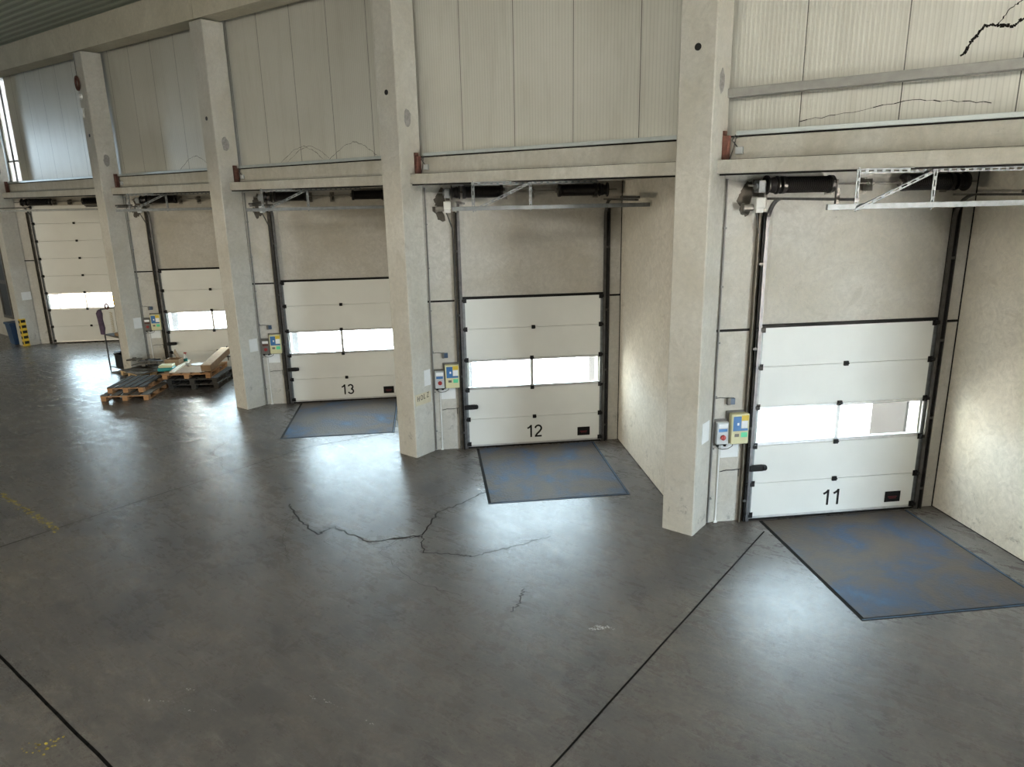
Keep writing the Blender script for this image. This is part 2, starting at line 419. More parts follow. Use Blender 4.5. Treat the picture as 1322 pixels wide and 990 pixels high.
# roof beams and pillars
joints = [13.8, 5.3, -.25, -5.9, -11.67, -17.55, -25.6, -46]
for i in range(len(joints)-1):
    xa, xb = joints[i+1]+.008, joints[i]-.008
    m = MB()
    za, zb = zbeam(xa), zbeam(xb)
    vs = [m._v(p) for p in ((xa, 0, za), (xb, 0, zb), (xb, .5, zb), (xa, .5, za), (xa, 0, za+.66), (xb, 0, zb+.66), (xb, .5, zb+.66), (xa, .5, za+.66))]
    for f in ((0, 1, 2, 3), (4, 5, 6, 7), (0, 1, 5, 4), (1, 2, 6, 5), (2, 3, 7, 6), (3, 0, 4, 7)): m.bm.faces.new([vs[k] for k in f])
    structure(m.build(f'trim_{20+i}', 'roof_beam', None, .01))
plabels = ['tall concrete pillar with dark mortar patch, between doors 11 and 12', 'tall concrete pillar between doors 12 and 13 with handwriting on its side',
           'tall concrete pillar to the left of door 13', 'tall concrete pillar beside the pallets with a red ring near its top',
           'farthest concrete pillar, with yellow and black hazard strips at its foot']
for b, x in enumerate(PX):
    lab = plabels[b]
    h = zbeam(x-.25) - .035
    root = empty('concrete_pillar', (x-PW/2, .25, 0), 0, label=lab, cat='pillar', group='concrete pillars along the dock doors', kind='thing')
    ch = .014
    m = MB(); W2, D2 = PW/2, .25
    m.prism([(-W2+ch, -D2), (W2-ch, -D2), (W2, -D2+ch), (W2, D2), (-W2, D2), (-W2, -D2+ch)], 0, h)
    m.build('shaft', 'pillar', root)
    if b < 5:
        m = MB(); m.cyl((.0+(-.24+PW/2), -D2-.004, 6.64), (-.24+PW/2, -D2+.03, 6.64), .045, 16).build('bolt_hole', 'black', root, 0, True)
        zz = [6.24, 6.22, 6.1, 6.0, 6.0][b]
        pts = [(.10*math.cos(a)*random.uniform(.7, 1), .17*math.sin(a)*random.uniform(.75, 1)) for a in [2*PI*k/14 for k in range(14)]]
        m = MB(); vv = [m._v((W2+.0015, -.02+p, zz+q)) for p, q in pts]; m.bm.faces.new(vv); m.build('mortar_patch', 'patch', root)
structure(MB().box(-46, -25.6, .45, .6, 0, 5.7).build('wall_far', 'wall'))
# dim glazed opening in the wall beyond the farthest pillar
wf = structure(MB().box(-28.05, -27.1, .40, .45, .75, .85).box(-28.05, -27.1, .40, .45, 3.6, 3.7).box(-28.05, -27.95, .40, .45, .85, 3.6).box(-27.2, -27.1, .40, .45, .85, 3.6)
               .box(-27.95, -27.2, .40, .45, 2.05, 2.18).build('window_2', 'galv_dull'))
MB().box(-27.95, -27.2, .425, .44, .85, 3.6).build('pane', 'dark_frame', wf)

# ------------------------------------------------------------------ floor marks (children of the floor)
def wob(pts, n, amp):
    out = []
    for (x0, y0), (x1, y1) in zip(pts, pts[1:]):
        for i in range(n):
            t = i/n; out.append((x0+(x1-x0)*t+random.uniform(-amp, amp), y0+(y1-y0)*t+random.uniform(-amp, amp)))
    out.append(pts[-1]); return out
m = MB()
m.strip(wob([(.79, -22), (.80, .75)], 60, .004), .022); m.strip(wob([(-8.2, -7.5), (-8.11, -3.9), (-7.95, -.8), (-7.3, .6)], 20, .008), .020)
m.strip(wob([(-40, -7.18), (-8, -7.17), (6, -7.16)], 60, .004), .032)
m.build('floor_joint', 'joint', floor)
m = MB()
C1 = [(-5.9, -2.75), (-5.5, -2.95), (-4.6, -3.18), (-4.61, -2.88), (-3.78, -2.91), (-3.3, -2.26), (-3.63, -1.58), (-3.54, -1.01), (-3.5, .3)]
for p, wd in ((C1, .024), ([(-3.78, -2.91), (-3.4, -2.45), (-3.26, -2.3), (-2.9, -2.66), (-2.5, -2.45), (-2.25, -2.33), (-1.94, -1.75), (-1.7, -1.2)], .015),
              ([(-9.78, -1.25), (-9.5, -1.9), (-9.29, -2.18), (-8.8, -2.2), (-8.41, -2.48), (-8.04, -2.47)], .013),
              ([(-13.2, -1.9), (-12.2, -1.6), (-11.2, -1.55), (-10.3, -.9)], .014),
              ([(-1.15, -2.6), (-1.0, -2.9), (-.98, -3.1)], .014), ([(-5.5, -2.95), (-4.9, -3.6), (-4.3, -3.9)], .007),
              ([(-3.5, -2.5), (-3.4, -3.0), (-2.5, -3.3), (-1.7, -3.2)], .006), ([(-4.6, -3.18), (-5.4, -4.3), (-5.2, -5.2)], .005)):
    m.strip(wob(p, 10, .030), wd)
m.build('floor_crack', 'crack', floor)
def blotch(m, x, y, n, sx, sy, rot, smin, smax, z=.0016):
    for _ in range(n):
        a, c = random.gauss(0, sx), random.gauss(0, sy)
        cx, cy = x+a*math.cos(rot)-c*math.sin(rot), y+a*math.sin(rot)+c*math.cos(rot)
        r = random.uniform(smin, smax); k = random.randint(5, 7); ph = random.random()*6
        m.bm.faces.new([m._v((cx+r*random.uniform(.5, 1.4)*math.cos(ph+2*PI*i/k), cy+r*random.uniform(.5, 1.1)*math.sin(ph+2*PI*i/k), z)) for i in range(k)])
m = MB()
for t in range(22): blotch(m, -8.15-2.5*t/22, -5.45+.0*t, 7, .07, .028, 0, .008, .026)
blotch(m, -3.17, -7.42, 26, .12, .05, 1.2, .006, .02)
m.build('floor_paint', 'paint_yellow', floor)
m = MB()
for t in range(12):
    blotch(m, .02+.015*t, -2.78+.02*math.sin(t*.9)+.008*t, 3, .02, .012, 0, .005, .014)
    blotch(m, .0+.006*t, -2.86+.006*t, 2, .012, .012, 0, .004, .012)
for x, y, r in ((-3.0, -6.53, .5), (-2.84, -6.42, .6), (-2.8, -6.18, .4), (-1.66, -5.5, 0), (-1.5, -5.46, 0), (-1.37, -5.44, .1), (-2.5, -6.35, .4), (-.9, -5.4, 0), (-2.3, -6.2, .4)): blotch(m, x, y, 5, .05, .006, r, .004, .009)
m.build('floor_splash', 'paint_white', floor)
# cracks of peeling paint on the upper wall
def wall_line(pts, w, y):
    m = MB()
    P = wob(pts, 6, .012)
    for i, ((x0, z0), (x1, z1)) in enumerate(zip(P, P[1:])):
        d = Vector((x1-x0, z1-z0)); s = Vector((-d.y, d.x)).normalized()*w*random.uniform(.4, 1.2)/2
        m.bm.faces.new([m._v(p) for p in ((x0-s.x, y, z0-s.y), (x1-s.x, y, z1-s.y), (x1+s.x, y, z1+s.y), (x0+s.x, y, z0+s.y))])
    return m
yW = .597
wall_line([(2.55, 6.27), (2.66, 6.45), (2.74, 6.55), (2.86, 6.54), (3.0, 6.50), (3.1, 6.58), (3.25, 6.60), (3.6, 6.62)], .035, yW).build('wall_crack', 'crack', wall_up)
wall_line([(2.86, 6.54), (2.95, 6.68), (3.05, 6.76), (3.2, 6.78)], .012, yW).build('wall_crack', 'crack', wall_up)
wall_line([(.9, 5.72), (1.4, 5.77), (2.05, 5.86), (2.5, 5.82), (2.9, 5.76)], .010, yW).build('wall_crack', 'crack', wall_up)
for x in (-8.9, -9.1, -7.5, -13.3): wall_line([(x-.8, 5.66), (x-.3, 5.9), (x, 5.95), (x+.3, 5.86), (x+.6, 5.68)], .008, yW).build('wall_crack', 'crack', wall_up)

# ------------------------------------------------------------------ dock doors
def stroke(m, pts, w, f, t=.002):
    pts = [Vector(p) for p in pts]; Lp, Rp = [], []
    for i, p in enumerate(pts):
        d0 = (p-pts[i-1]).normalized() if i else (pts[1]-p).normalized()
        d1 = (pts[i+1]-p).normalized() if i < len(pts)-1 else d0
        n0, n1 = Vector((-d0.y, d0.x)), Vector((-d1.y, d1.x)); n = (n0+n1).normalized(); k = min(1.6, 1/max(.5, n.dot(n0)))
        Lp.append(p+n*w/2*k); Rp.append(p-n*w/2*k)
    for i in range(len(pts)-1):
        q = [Lp[i], Lp[i+1], Rp[i+1], Rp[i]]
        a = [m._v(f(x.x, x.y, 0)) for x in q]; c = [m._v(f(x.x, x.y, t)) for x in q]
        m.bm.faces.new(a); m.bm.faces.new(c)
        for k in range(4): m.bm.faces.new((a[k], a[(k+1) % 4], c[(k+1) % 4], c[k]))
def arcp(cx, cy, rx, ry, a0, a1, n=12): return [(cx+rx*math.cos(math.radians(a0+(a1-a0)*i/n)), cy+ry*math.sin(math.radians(a0+(a1-a0)*i/n))) for i in range(n+1)]
GLYPH = {'1': [[(.37, 0), (.37, 1.0)], [(.40, .97), (.30, .86), (.20, .79), (.09, .735)]],
         '2': [arcp(.30, .70, .235, .235, 175, -20) + [(.42, .46), (.20, .24), (.10, .10), (.07, .06)], [(.03, .06), (.56, .06)]],
         '3': [arcp(.28, .735, .205, .205, 165, -75), arcp(.285, .29, .235, .23, 85, -165)],
         'H': [[(.05, 0), (.10, 1)], [(.45, 0), (.50, 1)], [(.07, .5), (.48, .55)]], 'O': [arcp(.3, .5, .24, .45, 0, 370, 16)],
         'L': [[(.1, 1), (.06, .04), (.45, .08)]], 'Z': [[(.06, .95), (.5, .98), (.05, .05), (.52, .07)]]}
def door(b):
    SH = .604; n = 5 if b < 4 else 8; W = 2.68
    lab = {0: 'white sectional dock door numbered 11 with a two-pane window band', 1: 'white sectional dock door numbered 12 with a two-pane window band',
           2: 'white sectional dock door numbered 13 with a two-pane window band', 3: 'white sectional dock door behind the wooden pallets',
           4: 'tall white sectional door, farthest down the hall, reaching up to the spring shaft'}[b]
    root, o = bthing(f'door_{int(DOORNO[b])}', b, W/2, 0, 0, label=lab, cat='door', group='white sectional dock doors', kind='structure')
    for i in range(n):
        z0, z1 = SH*i+(.05 if i == 0 else .0025), SH*(i+1)-.0025
        if i == 2:
            g = MB(o); z0, z1 = SH*2, SH*3
            g.b(.0, W, -.03, .03, z0+.0001, z0+.055).b(0, W, -.03, .03, z1-.045, z1-.0001).b(0, .03, -.01, .03, z0+.055, z1-.045).b(W-.03, W, -.01, .03, z0+.055, z1-.045)
            g.b(1.265, 1.325, -.01, .034, z0+.055, z1-.045)
            gf = g.build('glazed_section', 'alu', root, .004)
            for a, c in ((.03, 1.265), (1.325, W-.03)): MB(o).b(a, c, .004, .010, z0+.055, z1-.045).build('pane', 'glass', gf)
        else:
            MB(o).b(0, W, .0, .03, z0, z1).b(.004, W-.004, -.03, .001, z0-.0024, z1+.0024).build('panel_section', 'door', root, .004)
    MB(o).b(-.005, W+.005, -.012, .034, .03, .07).build('bottom_rail', 'alu', root, .003)
    MB(o).b(-.01, W+.01, -.02, .04, .0, .032).build('bottom_seal', 'rubber', root, .004)
    if b < 4: MB(o).b(-.03, W+.03, .0, .035, n*SH-.03, n*SH+.018).build('top_seal', 'rubber', root, .004)
    for u0, u1 in ((-.035, .022), (W-.022, W+.035)): MB(o).b(u0, u1, .028, .036, .07, n*SH-.03).build('end_stile', 'galv', root)
    for i in range(1, n):
        m = MB(o); z = SH*i + (.0 if i not in (2, 3) else 0); u = 1.332 if i not in (2, 3) else 1.295
        m.b(u-.035, u+.035, .03, .058, z-.035, z+.035); m.cyl((u-.038, -.06, z), (u+.038, -.06, z), .013, 10)
        m.build('centre_hinge', 'black', root, .004)
    for i in range(0, n+1):
        z = SH*i + (.09 if i == 0 else (-.05 if i == n else 0))
        for u, s in ((-.015, 1), (W+.015, -1)):
            m = MB(o); m.b(min(u, u+.07*s), max(u, u+.07*s), .036, .048, z-.045, z+.045); m.b(min(u-.02*s, u+.04*s), max(u-.02*s, u+.04*s), .048, .085, z-.02, z+.03)
            m.cyl((u-.09*s, -.065, z+.01), (u+.05*s, -.065, z+.01), .009, 8); m.cyl((u-.085*s, -.065, z+.01), (u-.055*s, -.065, z+.01), .022, 12)
            m.build('roller_hinge', 'black', root, .003)
    if b < 4:
        m = MB(o); m.b(-.06, .15, .05, .10, .825, .915); m.lathe((.14, -.075, .87), (1, 0, 0), [(0, .045), (.045, .045), (.065, .034), (.072, .01)], 16)
        m.b(-.09, -.02, .036, .07, .79, .95)
        m.build('slide_lock', 'black', root, .006, True)
        m = MB(o); m.b(2.21, 2.465, .03, .04, .143, .318)
        vp = m.build('vent_plate', 'black', root, .003)
        MB(o).b(2.26, 2.41, .0395, .041, .225, .237).b(2.28, 2.40, .0395, .041, .200, .210).build('printed_line', 'red_dark', vp)
    if b < 3:
        for q, chh in enumerate(DOORNO[b]):
            m = MB(o)
            for ln in GLYPH[chh]: stroke(m, ln, .135, lambda x, y, t, q=q: (1.165+.165*q+.262*x, -.0305-t, .165+.255*y))
            m.build('numeral', 'black', root)
    return root
for b in range(5): door(b)

# ------------------------------------------------------------------ tracks, springs, openers, hangers
for b in range(5):
    top = 4.78
    for side in (0, 1):
        u0 = -.045 if side == 0 else 2.725; s = -1 if side == 0 else 1
        where = 'left' if side == 0 else 'right'
        lab = f'steel guide track up the {where} edge of {SEE[b]}, bending under the beam'
        root, o = bthing('door_track', b, u0, 0, 0, label=lab, cat='door track', group='steel door tracks')
        # wall angle
        e = .125 if side == 0 else .10; a0, a1 = sorted((u0+.04*s, u0+e*s)); c0, c1 = sorted((u0+(e-.012)*s, u0+e*s))
        MB(o).b(a0, a1, 0, .012, .0, 4.62).b(c0, c1, 0, .075, .0, 4.62).build('wall_angle', 'stain_steel' if side == 0 else 'track', root)
        k0, k1 = sorted((u0+.0*s, u0+.05*s))
        MB(o).b(k0, k1, .0, .03, .0, 4.6).build('dark_liner', 'rubber', root)
        MB(o).b(*sorted((u0+.03*s, u0+.055*s)), .0, .062, .0, 4.55).build('edge_seal', 'rubber', root)
        R = .34
        path = [(u0, -.065, .01), (u0, -.065, 2.), (u0, -.065, top-R)] + arc((.065+R, top-R), R, PI, PI/2, 10, lambda v, z: (u0, -v, z))[1:] + [(u0, -2.1, top+.0)]
        MB(o).tube(path, 0, w=.05, h=.03).build('rail', 'track' if side else 'rail_steel', root)
        for z in (.35, 1.5, 2.7, 3.9): MB(o).b(*sorted((u0+.02*s, u0+.085*s)), .068, .074, z-.02, z+.02).build('clip', 'track', root)
        if side == 1 or b in (2, 3):
            MB(o).b(u0-.03, u0+.03, 1.2, 2.16, top+.02, top+.06).build('end_plate', 'track', root)
        MB(o).b(u0-.025, u0+.025, .0, .5, top-.015, top+.015).build('strut', 'galv_dull', root)
    # torsion spring shaft
    z = 4.955; v = .17
    root, o = bthing('torsion_spring_shaft', b, 1.33, v, z, label=f'black torsion springs and cable drums on a shaft above {SEE[b]}', cat='spring shaft', group='torsion spring shafts')
    MB(o).cyl((-.40, -v, z), (2.90, -v, z), .0135, 12).build('shaft', 'galv_dull', root, 0, True)
    for a, c in ((.05, .78), (1.80, 2.52)):
        prof = [(0, .03), (0, .115), (.05, .115)]; L = c-a; k = 34
        for i in range(k*2+1): prof.append((.05+(L-.1)*i/(k*2), .108 if i % 2 else .098))
        prof += [(L-.05, .118), (L, .118), (L, .03)]
        MB(o).lathe((a, -v, z), (1, 0, 0), prof, 20).build('spring', 'spring', root, 0, True)
    for a in (-.16, 2.56):
        prof = [(0, .02), (0, .13), (.015, .13), (.02, .10), (.05, .085), (.09, .10), (.11, .105), (.13, .095), (.145, .12), (.16, .12), (.16, .02)]
        if a > 0: prof = [(.17-p, r) for p, r in prof[::-1]]
        MB(o).lathe((a, -v, z), (1, 0, 0), prof, 22).build('cable_drum', 'spring', root, 0, True)
    for u in (-.21, .83, 1.33, 2.535):
        MB(o).b(u-.006, u+.006, .0, .23, z-.10, z+.06).b(u-.05, u+.05, 0, .012, z-.14, z+.08).build('bearing_bracket', 'galv_dull', root)
    for u0, u1, rr in ((.79, .83, .045), (1.29, 1.37, .032), (1.76, 1.80, .045)): MB(o).cyl((u0, -v, z), (u1, -v, z), rr, 14).build('coupling', 'galv_dull', root, 0, True)
    # opener
    if b < 4:
        lab = f'{"pale" if b < 2 else "grimy grey"} door opener gearbox at left end of the shaft above {SEE[b]}'
        uo = -.24
        root, o = bthing('door_opener', b, uo, .16, 4.6, label=lab, cat='door opener', group='door opener gearboxes')
        MB(o).b(uo-.06, uo+.07, .07, .23, 4.66, 4.80).b(uo-.05, uo+.06, .09, .21, 4.60, 4.67).build('gearbox', 'white' if b < 2 else 'box_grey', root, .012)
        MB(o).b(uo-.045, uo+.05, .10, .24, 4.86, 5.02).cyl((uo-.07, -.17, 4.955), (uo+.07, -.17, 4.955), .06, 16).build('gear_head', 'galv', root, .006)
        MB(o).cyl((uo-.18, -.13, 4.67), (uo-.06, -.13, 4.67), .045, 16).cyl((uo-.21, -.13, 4.67), (uo-.18, -.13, 4.67), .06, 16).build('chain_wheel', 'galv_dull', root, .004)
        MB(o).b(uo+.06, uo+.10, 0, .2, 4.62, 5.0).build('mounting_plate', 'galv_dull', root)
        MB(o).tube([(uo-.02, -.16, 4.61), (uo+.02, -.12, 4.5), (uo+.09, -.06, 4.3), (uo+.10, -.02, 4.0), (uo+.10, -.015, 1.8)], .012, 6).build('motor_cable', 'conduit_dark', root, 0, True)
    # hanger frame of the horizontal tracks
    v = 1.80
    u_end = 3.03 if b < 4 else 3.4
    us = -.21 if b < 4 else -2.2
    root, o = bthing('track_hanger', b, .1, v, 4.7, label=f'galvanised strut frame holding the door tracks in front of {SEE[b]}', cat='strut frame', group='galvanised track hangers')
    MB(o).b(us, u_end, v-.02, v+.02, 4.665, 4.73).build('cross_bar', 'galv', root, .004)
    def slotted(m, p0, p1, wd, face, up, pitch=.10, slot=.06):
        p0, p1 = Vector(p0), Vector(p1); d = p1-p0; L = d.length; d.normalize(); up = Vector(up)
        e = up*(wd*.36)
        m.bar(p0+e, p1+e, wd*.28 if face == 'z' else .012, .012 if face == 'z' else wd*.28, up) if False else None
        n_ = d.cross(up).normalized()
        for sgn in (1, -1):
            q = up*(wd*.34*sgn); m.bar(p0+q, p1+q, .008, wd*.32, up)
        k = int(L/pitch)
        for i in range(k+1):
            c = p0 + d*(i*L/k); a = c-d*(pitch-slot)/2; bb = c+d*(pitch-slot)/2
            m.bar(a, bb, .008, wd*.4, up)
        m.bar(p0+up*wd*.5+n_*.015, p1+up*wd*.5+n_*.015, .03, .004, up)
    if b < 4:
        m = MB(o); slotted(m, (.127, -v, 5.08), (2.14, -v, 5.08), .05, 'v', (0, 0, 1)); m.build('top_bar', 'galv', root)
        for u in (.127, 1.05):
            m = MB(o); slotted(m, (u, -v-.012, 4.66), (u, -v-.012, 5.10), .045, 'v', (1, 0, 0)); m.bar((u+.022, -v, 4.66), (u+.022, -v, 5.1), .03, .004, (1, 0, 0)); m.build('hanger', 'galv', root)
        d = Vector((1.03-.14, 0, 5.07-4.67)).normalized(); up = Vector((-d.z, 0, d.x))
        m = MB(o); slotted(m, (.14, -v-.022, 4.67), (1.03, -v-.022, 5.07), .045, 'v', up); m.build('brace', 'galv', root)
        if b == 0: MB(o).b(-.11, -.07, v-.03, v+.01, 4.66, 4.90).build('drop_bracket', 'track', root)

# ------------------------------------------------------------------ wall fittings beside each door
for b in range(4):
    nm = SEE[b]
    def bb(mb, name, mat, u, v, z, **k): return bmesh_thing(mb, name, mat, b, u, v, z, **k)
    m = MB((-.628, 0, 0)); m.cyl((-.645, -.014, .02), (-.628, -.016, 5.05), .015, 10)
    for z in (.4, 1.2, 2.0, 2.8, 3.6, 4.4): m.b(-.650, -.606, .0, .034, z-.012, z+.012)
    bb(m, 'conduit', 'conduit', -.628, 0, 0, smooth=True, label=f'grey conduit running full height beside the pillar, left of {nm}', cat='conduit', group='grey wall conduits')
    m = MB((-.70, 0, 0)); m.cyl((-.695, -.018, .01), (-.695, -.018, 5.08), .019, 8)
    bb(m, 'cable', 'conduit_dark', -.70, 0, 0, smooth=True, label=f'dark cable in the corner between pillar and wall, left of {nm}', cat='cable', group='dark corner cables')
    m = MB((-.525, 0, 0)); m.cyl((-.525, -.013, .03), (-.525, -.013, 1.29), .0135, 10); m.b(-.55, -.50, 0, .03, .0, .03)
    bb(m, 'cable_duct', 'white', -.525, 0, 0, smooth=True, label=f'thin white cable duct from floor to control boxes, left of {nm}', cat='conduit', group='white cable ducts')
    m = MB((-.3, 0, .84)); m.tube([(-.49, -.012, .825), (-.40, -.014, .845), (-.30, -.014, .84), (-.2, -.014, .85), (-.14, -.014, .85)], .006, 6); m.cyl((-.20, -.014, .85), (-.20, -.014, .73), .006, 6)
    bb(m, 'sensor_cable', 'conduit_dark', -.3, 0, .84, smooth=True, label=f'short dark sensor cable low on the wall, left of {nm}', cat='cable', group='sensor cables')
    r, o = bthing('isolator_switch', b, -.395, 0, 1.88, label=f'small navy switch box above the control boxes, left of {nm}', cat='switch', group='small switch boxes')
    MB(o).b(-.45, -.34, 0, .06, 1.88, 1.975).build('housing', 'navy', r, .006)
    MB(o).b(-.455, -.41, 0, .063, 1.876, 1.979).build('side_cover', 'box_back', r, .004)
    MB(o).tube([(-.64, -.012, 1.97), (-.55, -.014, 1.985), (-.47, -.018, 1.975), (-.43, -.02, 1.96)], .006, 6).build('lead', 'conduit_dark', r, 0, True)
    r, o = bthing('door_control_box', b, -.275, 0, 1.29, label=f'cream door control box with blue, yellow and green stickers, left of {nm}', cat='control box', group='cream door control boxes')
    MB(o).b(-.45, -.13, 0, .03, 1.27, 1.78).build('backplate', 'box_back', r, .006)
    MB(o).b(-.41, -.14, .03, .14, 1.295, 1.755).build('enclosure', 'box_cream', r, .014)
    f = .1415
    MB(o).b(-.385, -.265, .13, f, 1.50, 1.72).b(-.265, -.16, .13, f, 1.50, 1.535).build('blue_sticker', 'st_blue', r)
    MB(o).b(-.262, -.155, .13, f, 1.655, 1.735).build('yellow_sticker', 'st_yellow', r)
    MB(o).b(-.258, -.165, .13, f, 1.54, 1.65).b(-.325, -.295, .13, f+.0015, 1.585, 1.625).build('white_sticker', 'st_white', r)
    MB(o).b(-.26, -.165, .13, f, 1.40, 1.475).build('green_sticker', 'st_green', r)
    MB(o).b(-.355, -.29, .13, f+.004, 1.41, 1.455).build('display', 'box_back', r, .003)
    dark = b >= 2
    r, o = bthing('main_switch_box', b, -.515, 0, 1.285, label=(f'grey main switch box with red rotary knob, left of {nm}' if not dark else f'small dark switch box with a pale lower corner, left of {nm}'), cat='switch box', group='main switch boxes')
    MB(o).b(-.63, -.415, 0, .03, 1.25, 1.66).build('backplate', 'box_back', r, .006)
    MB(o).b(-.61, -.43, .03, .105, 1.29, 1.63).build('housing', 'box_grey' if not dark else 'box_back', r, .012)
    MB(o).b(-.585, -.45, .10, .1065, 1.545, 1.605).build('faceplate', 'st_white', r)
    MB(o).b(-.585, -.455, .10, .1065, 1.485, 1.53).build('blue_label', 'st_blue' if not dark else 'rust', r)
    MB(o).cyl((-.515, -.10, 1.40), (-.515, -.125, 1.40), .04, 18).b(-.522, -.508, .12, .14, 1.365, 1.435).build('knob', 'red', r, .002)
    for u in (-.575, -.465): MB(o).cyl((u, -.06, 1.29), (u, -.06, 1.25), .022, 10).build('cable_gland', 'black', r, 0, True)
    MB(o).tube([(-.575, -.06, 1.25), (-.56, -.07, 1.22), (-.50, -.075, 1.205), (-.42, -.08, 1.215), (-.36, -.085, 1.25), (-.35, -.085, 1.30)], .006, 6).build('lead', 'conduit_dark', r, 0, True)
    m = MB((-.36, 0, 1.04)); m.b(-.50, -.225, .002, .006, 1.045, 1.265)
    bb(m, 'notice', 'paper', -.36, 0, 1.04, label=f'white notice sheet below the control boxes, left of {nm}', cat='notice', group='white notices below the control boxes')
    # sheet on the pillar
    y0, y1 = [(.17, .42), (.30, .47), (.24, .46), (.26, .48)][b]
    o = MB().box(0, .004, y0, y1, 1.37, 1.68).build('paper_sheet', 'paper', None, 0, loc=(PX[b]+.001, 0, 0))
    tag(o, f'white sheet taped on the right face of {PIL[b]}', 'notice', 'sheets on the pillars')
# sheet on the far pillar
tag(MB().box(0, .004, .2, .5, 1.62, 1.9).build('paper_sheet', 'paper', None, 0, loc=(PX[4]+.001, 0, 0)), 'white sheet on the farthest pillar, above the hazard strips', 'notice', 'sheets on the pillars')
# handwritten label on the pillar by door 12
r = empty('handwritten_label', (PX[1]+.001, .26, 1.13), 0, label='yellowed label with handwriting on the side of the pillar beside door 12', cat='label')
MB().box(0, .003, -.22, .20, -.10, .12).build('backing', 'paper_old', r)
m = MB()
for q, chh in enumerate('HOLZ'):
    for ln in GLYPH[chh]: stroke(m, ln, .12, lambda x, y, t, q=q: (.0035+t*.5, -.17+.085*q+.11*x, -.02+.01*q+.10*y))
m.build('handwriting', 'black', r)

# ------------------------------------------------------------------ dock levellers
LV = {0: (.20, 2.53, .09, 2.70), 1: (.20, 2.49, .09, 2.70), 2: (.22, 2.52, .09, 2.72)}
for b, (u0, u1, v0, v1) in LV.items():
    r, o = bthing('dock_leveller', b, (u0+u1)/2, (v0+v1)/2, 0, label={0: 'worn blue and brown steel dock leveller in the floor before door 11', 1: 'bluish steel dock leveller in the floor before door 12', 2: 'dark steel dock leveller in the floor before door 13'}[b], cat='dock leveller', group='dock levellers')
    MB(o).b(u0-.05, u1+.05, v0-.02, v1+.05, -.02, .0025).build('pit_frame', 'gap', r)
    MB(o).b(u0, u1, v0, v1, -.01, .007).build('plate', 'plate', r)
    MB(o).b(u1+.018, u1+.04, v0, v1+.03, .0, .006).b(u0-.04, u1+.04, v1+.02, v1+.035, .0, .005).build('edge_angle', 'edge_blue', r)

# ------------------------------------------------------------------ pallets and goods
def pallet(x, y, z, rot, L, Wd, h, deck, wood, label, group, nb=5):
    """L along local x (front edge), Wd along local y"""
    r = empty('pallet', (x, y, z), rot, label=label, cat='pallet', group=group)
    t = h*.15
    m = MB(); bw = L/(nb*1.28)
    for i in range(nb):
        c = -L/2 + bw/2 + (L-bw)*i/(nb-1); m.box(c-bw/2, c+bw/2, -Wd/2, Wd/2, h-t, h)
    m.build('top_deck', deck, r, .003)
    for yy in (-Wd/2+.05, 0, Wd/2-.05): MB().box(-L/2, L/2, yy-.05, yy+.05, h-2*t, h-t).build('stringer', wood, r, .003)
    for xx in (-L/2+.07, 0, L/2-.07):
        m = MB(); m.box(xx-.06, xx+.06, -Wd/2, Wd/2, 0, t)
        for yy in (-Wd/2+.07, 0, Wd/2-.07): m.box(xx-.065, xx+.065, yy-.065, yy+.065, t, h-2*t)
        m.build('skid', wood, r, .003)
    return r
G1, G2, G3 = 'pallets stacked in the front pair', 'pallets under the tall stack', 'pallets beside the pillar'
pallet(-15.18, -.86, 0, math.radians(41), 1.20, 1.25, .155, 'wood_grey', 'wood', 'flat wooden pallet on the floor, lower of the pair in front', G1)
pallet(-15.36, -.72, .156, math.radians(40), .92, 1.28, .15, 'wood_dark', 'wood', 'dark-decked pallet, upper of the pair in front', G1)
A3 = math.radians(38.5)
pallet(-14.78, .82, 0, A3, 1.35, 1.35, .15, 'wood_dark', 'wood_dark', 'blackened pallet on the floor, lowest of the tall stack', G2)
pallet(-14.80, .80, .151, A3, 1.35, 1.35, .14, 'wood_dark', 'wood_dark', 'blackened pallet in the middle of the tall stack', G2)
pallet(-14.90, .70, .292, A3+.03, 1.28, 1.35, .15, 'wood', 'wood', 'orange-brown wooden pallet on top of the tall stack', G2)
pallet(-16.58, .14, 0, 0, .98, .92, .15, 'wood_dark', 'wood_dark', 'dark pallet on the floor beside the pillar, under a paler one', G3)
pallet(-16.58, .12, .151, 0, 1.0, .95, .15, 'wood_grey', 'wood_light', 'pale-edged pallet beside the pillar, carrying dark scrap', G3)
def local(x, y, z, rot): return Matrix.Translation((x, y, z)) @ Matrix.Rotation(rot, 4, 'Z')
# brown sheet on the tall stack
Zt = .443
def at(lx, ly, z):
    c, s = math.cos(A3), math.sin(A3); return (-14.90+lx*c-ly*s, .70+lx*s+ly*c, z)
tag(MB().box(-.52, .58, -.62, .60, 0, .012).build('cardboard_sheet', 'cardboard', None, .003, loc=at(.02, 0, Zt), rot=A3), 'brown cardboard sheet covering the top pallet of the tall stack', 'cardboard')
o = MB().box(-.72, .72, -.07, .07, 0, .04).build('board', 'board', None, .003, loc=at(-.44, .06, Zt+.014), rot=A3+math.radians(97)); tag(o, 'pale narrow board lying at the left of the cardboard sheet', 'board')
# foil disc
m = MB(); pts = [(.24*math.cos(a)*random.uniform(.8, 1.05), .16*math.sin(a)*random.uniform(.8, 1.1)) for a in [2*PI*k/18 for k in range(18)]]
m.prism(pts, 0, .012); tag(m.build('film_sheet', 'film', None, .003, loc=at(-.06, .33, Zt+.013), rot=A3), 'shiny white piece of film lying on the cardboard sheet', 'film')
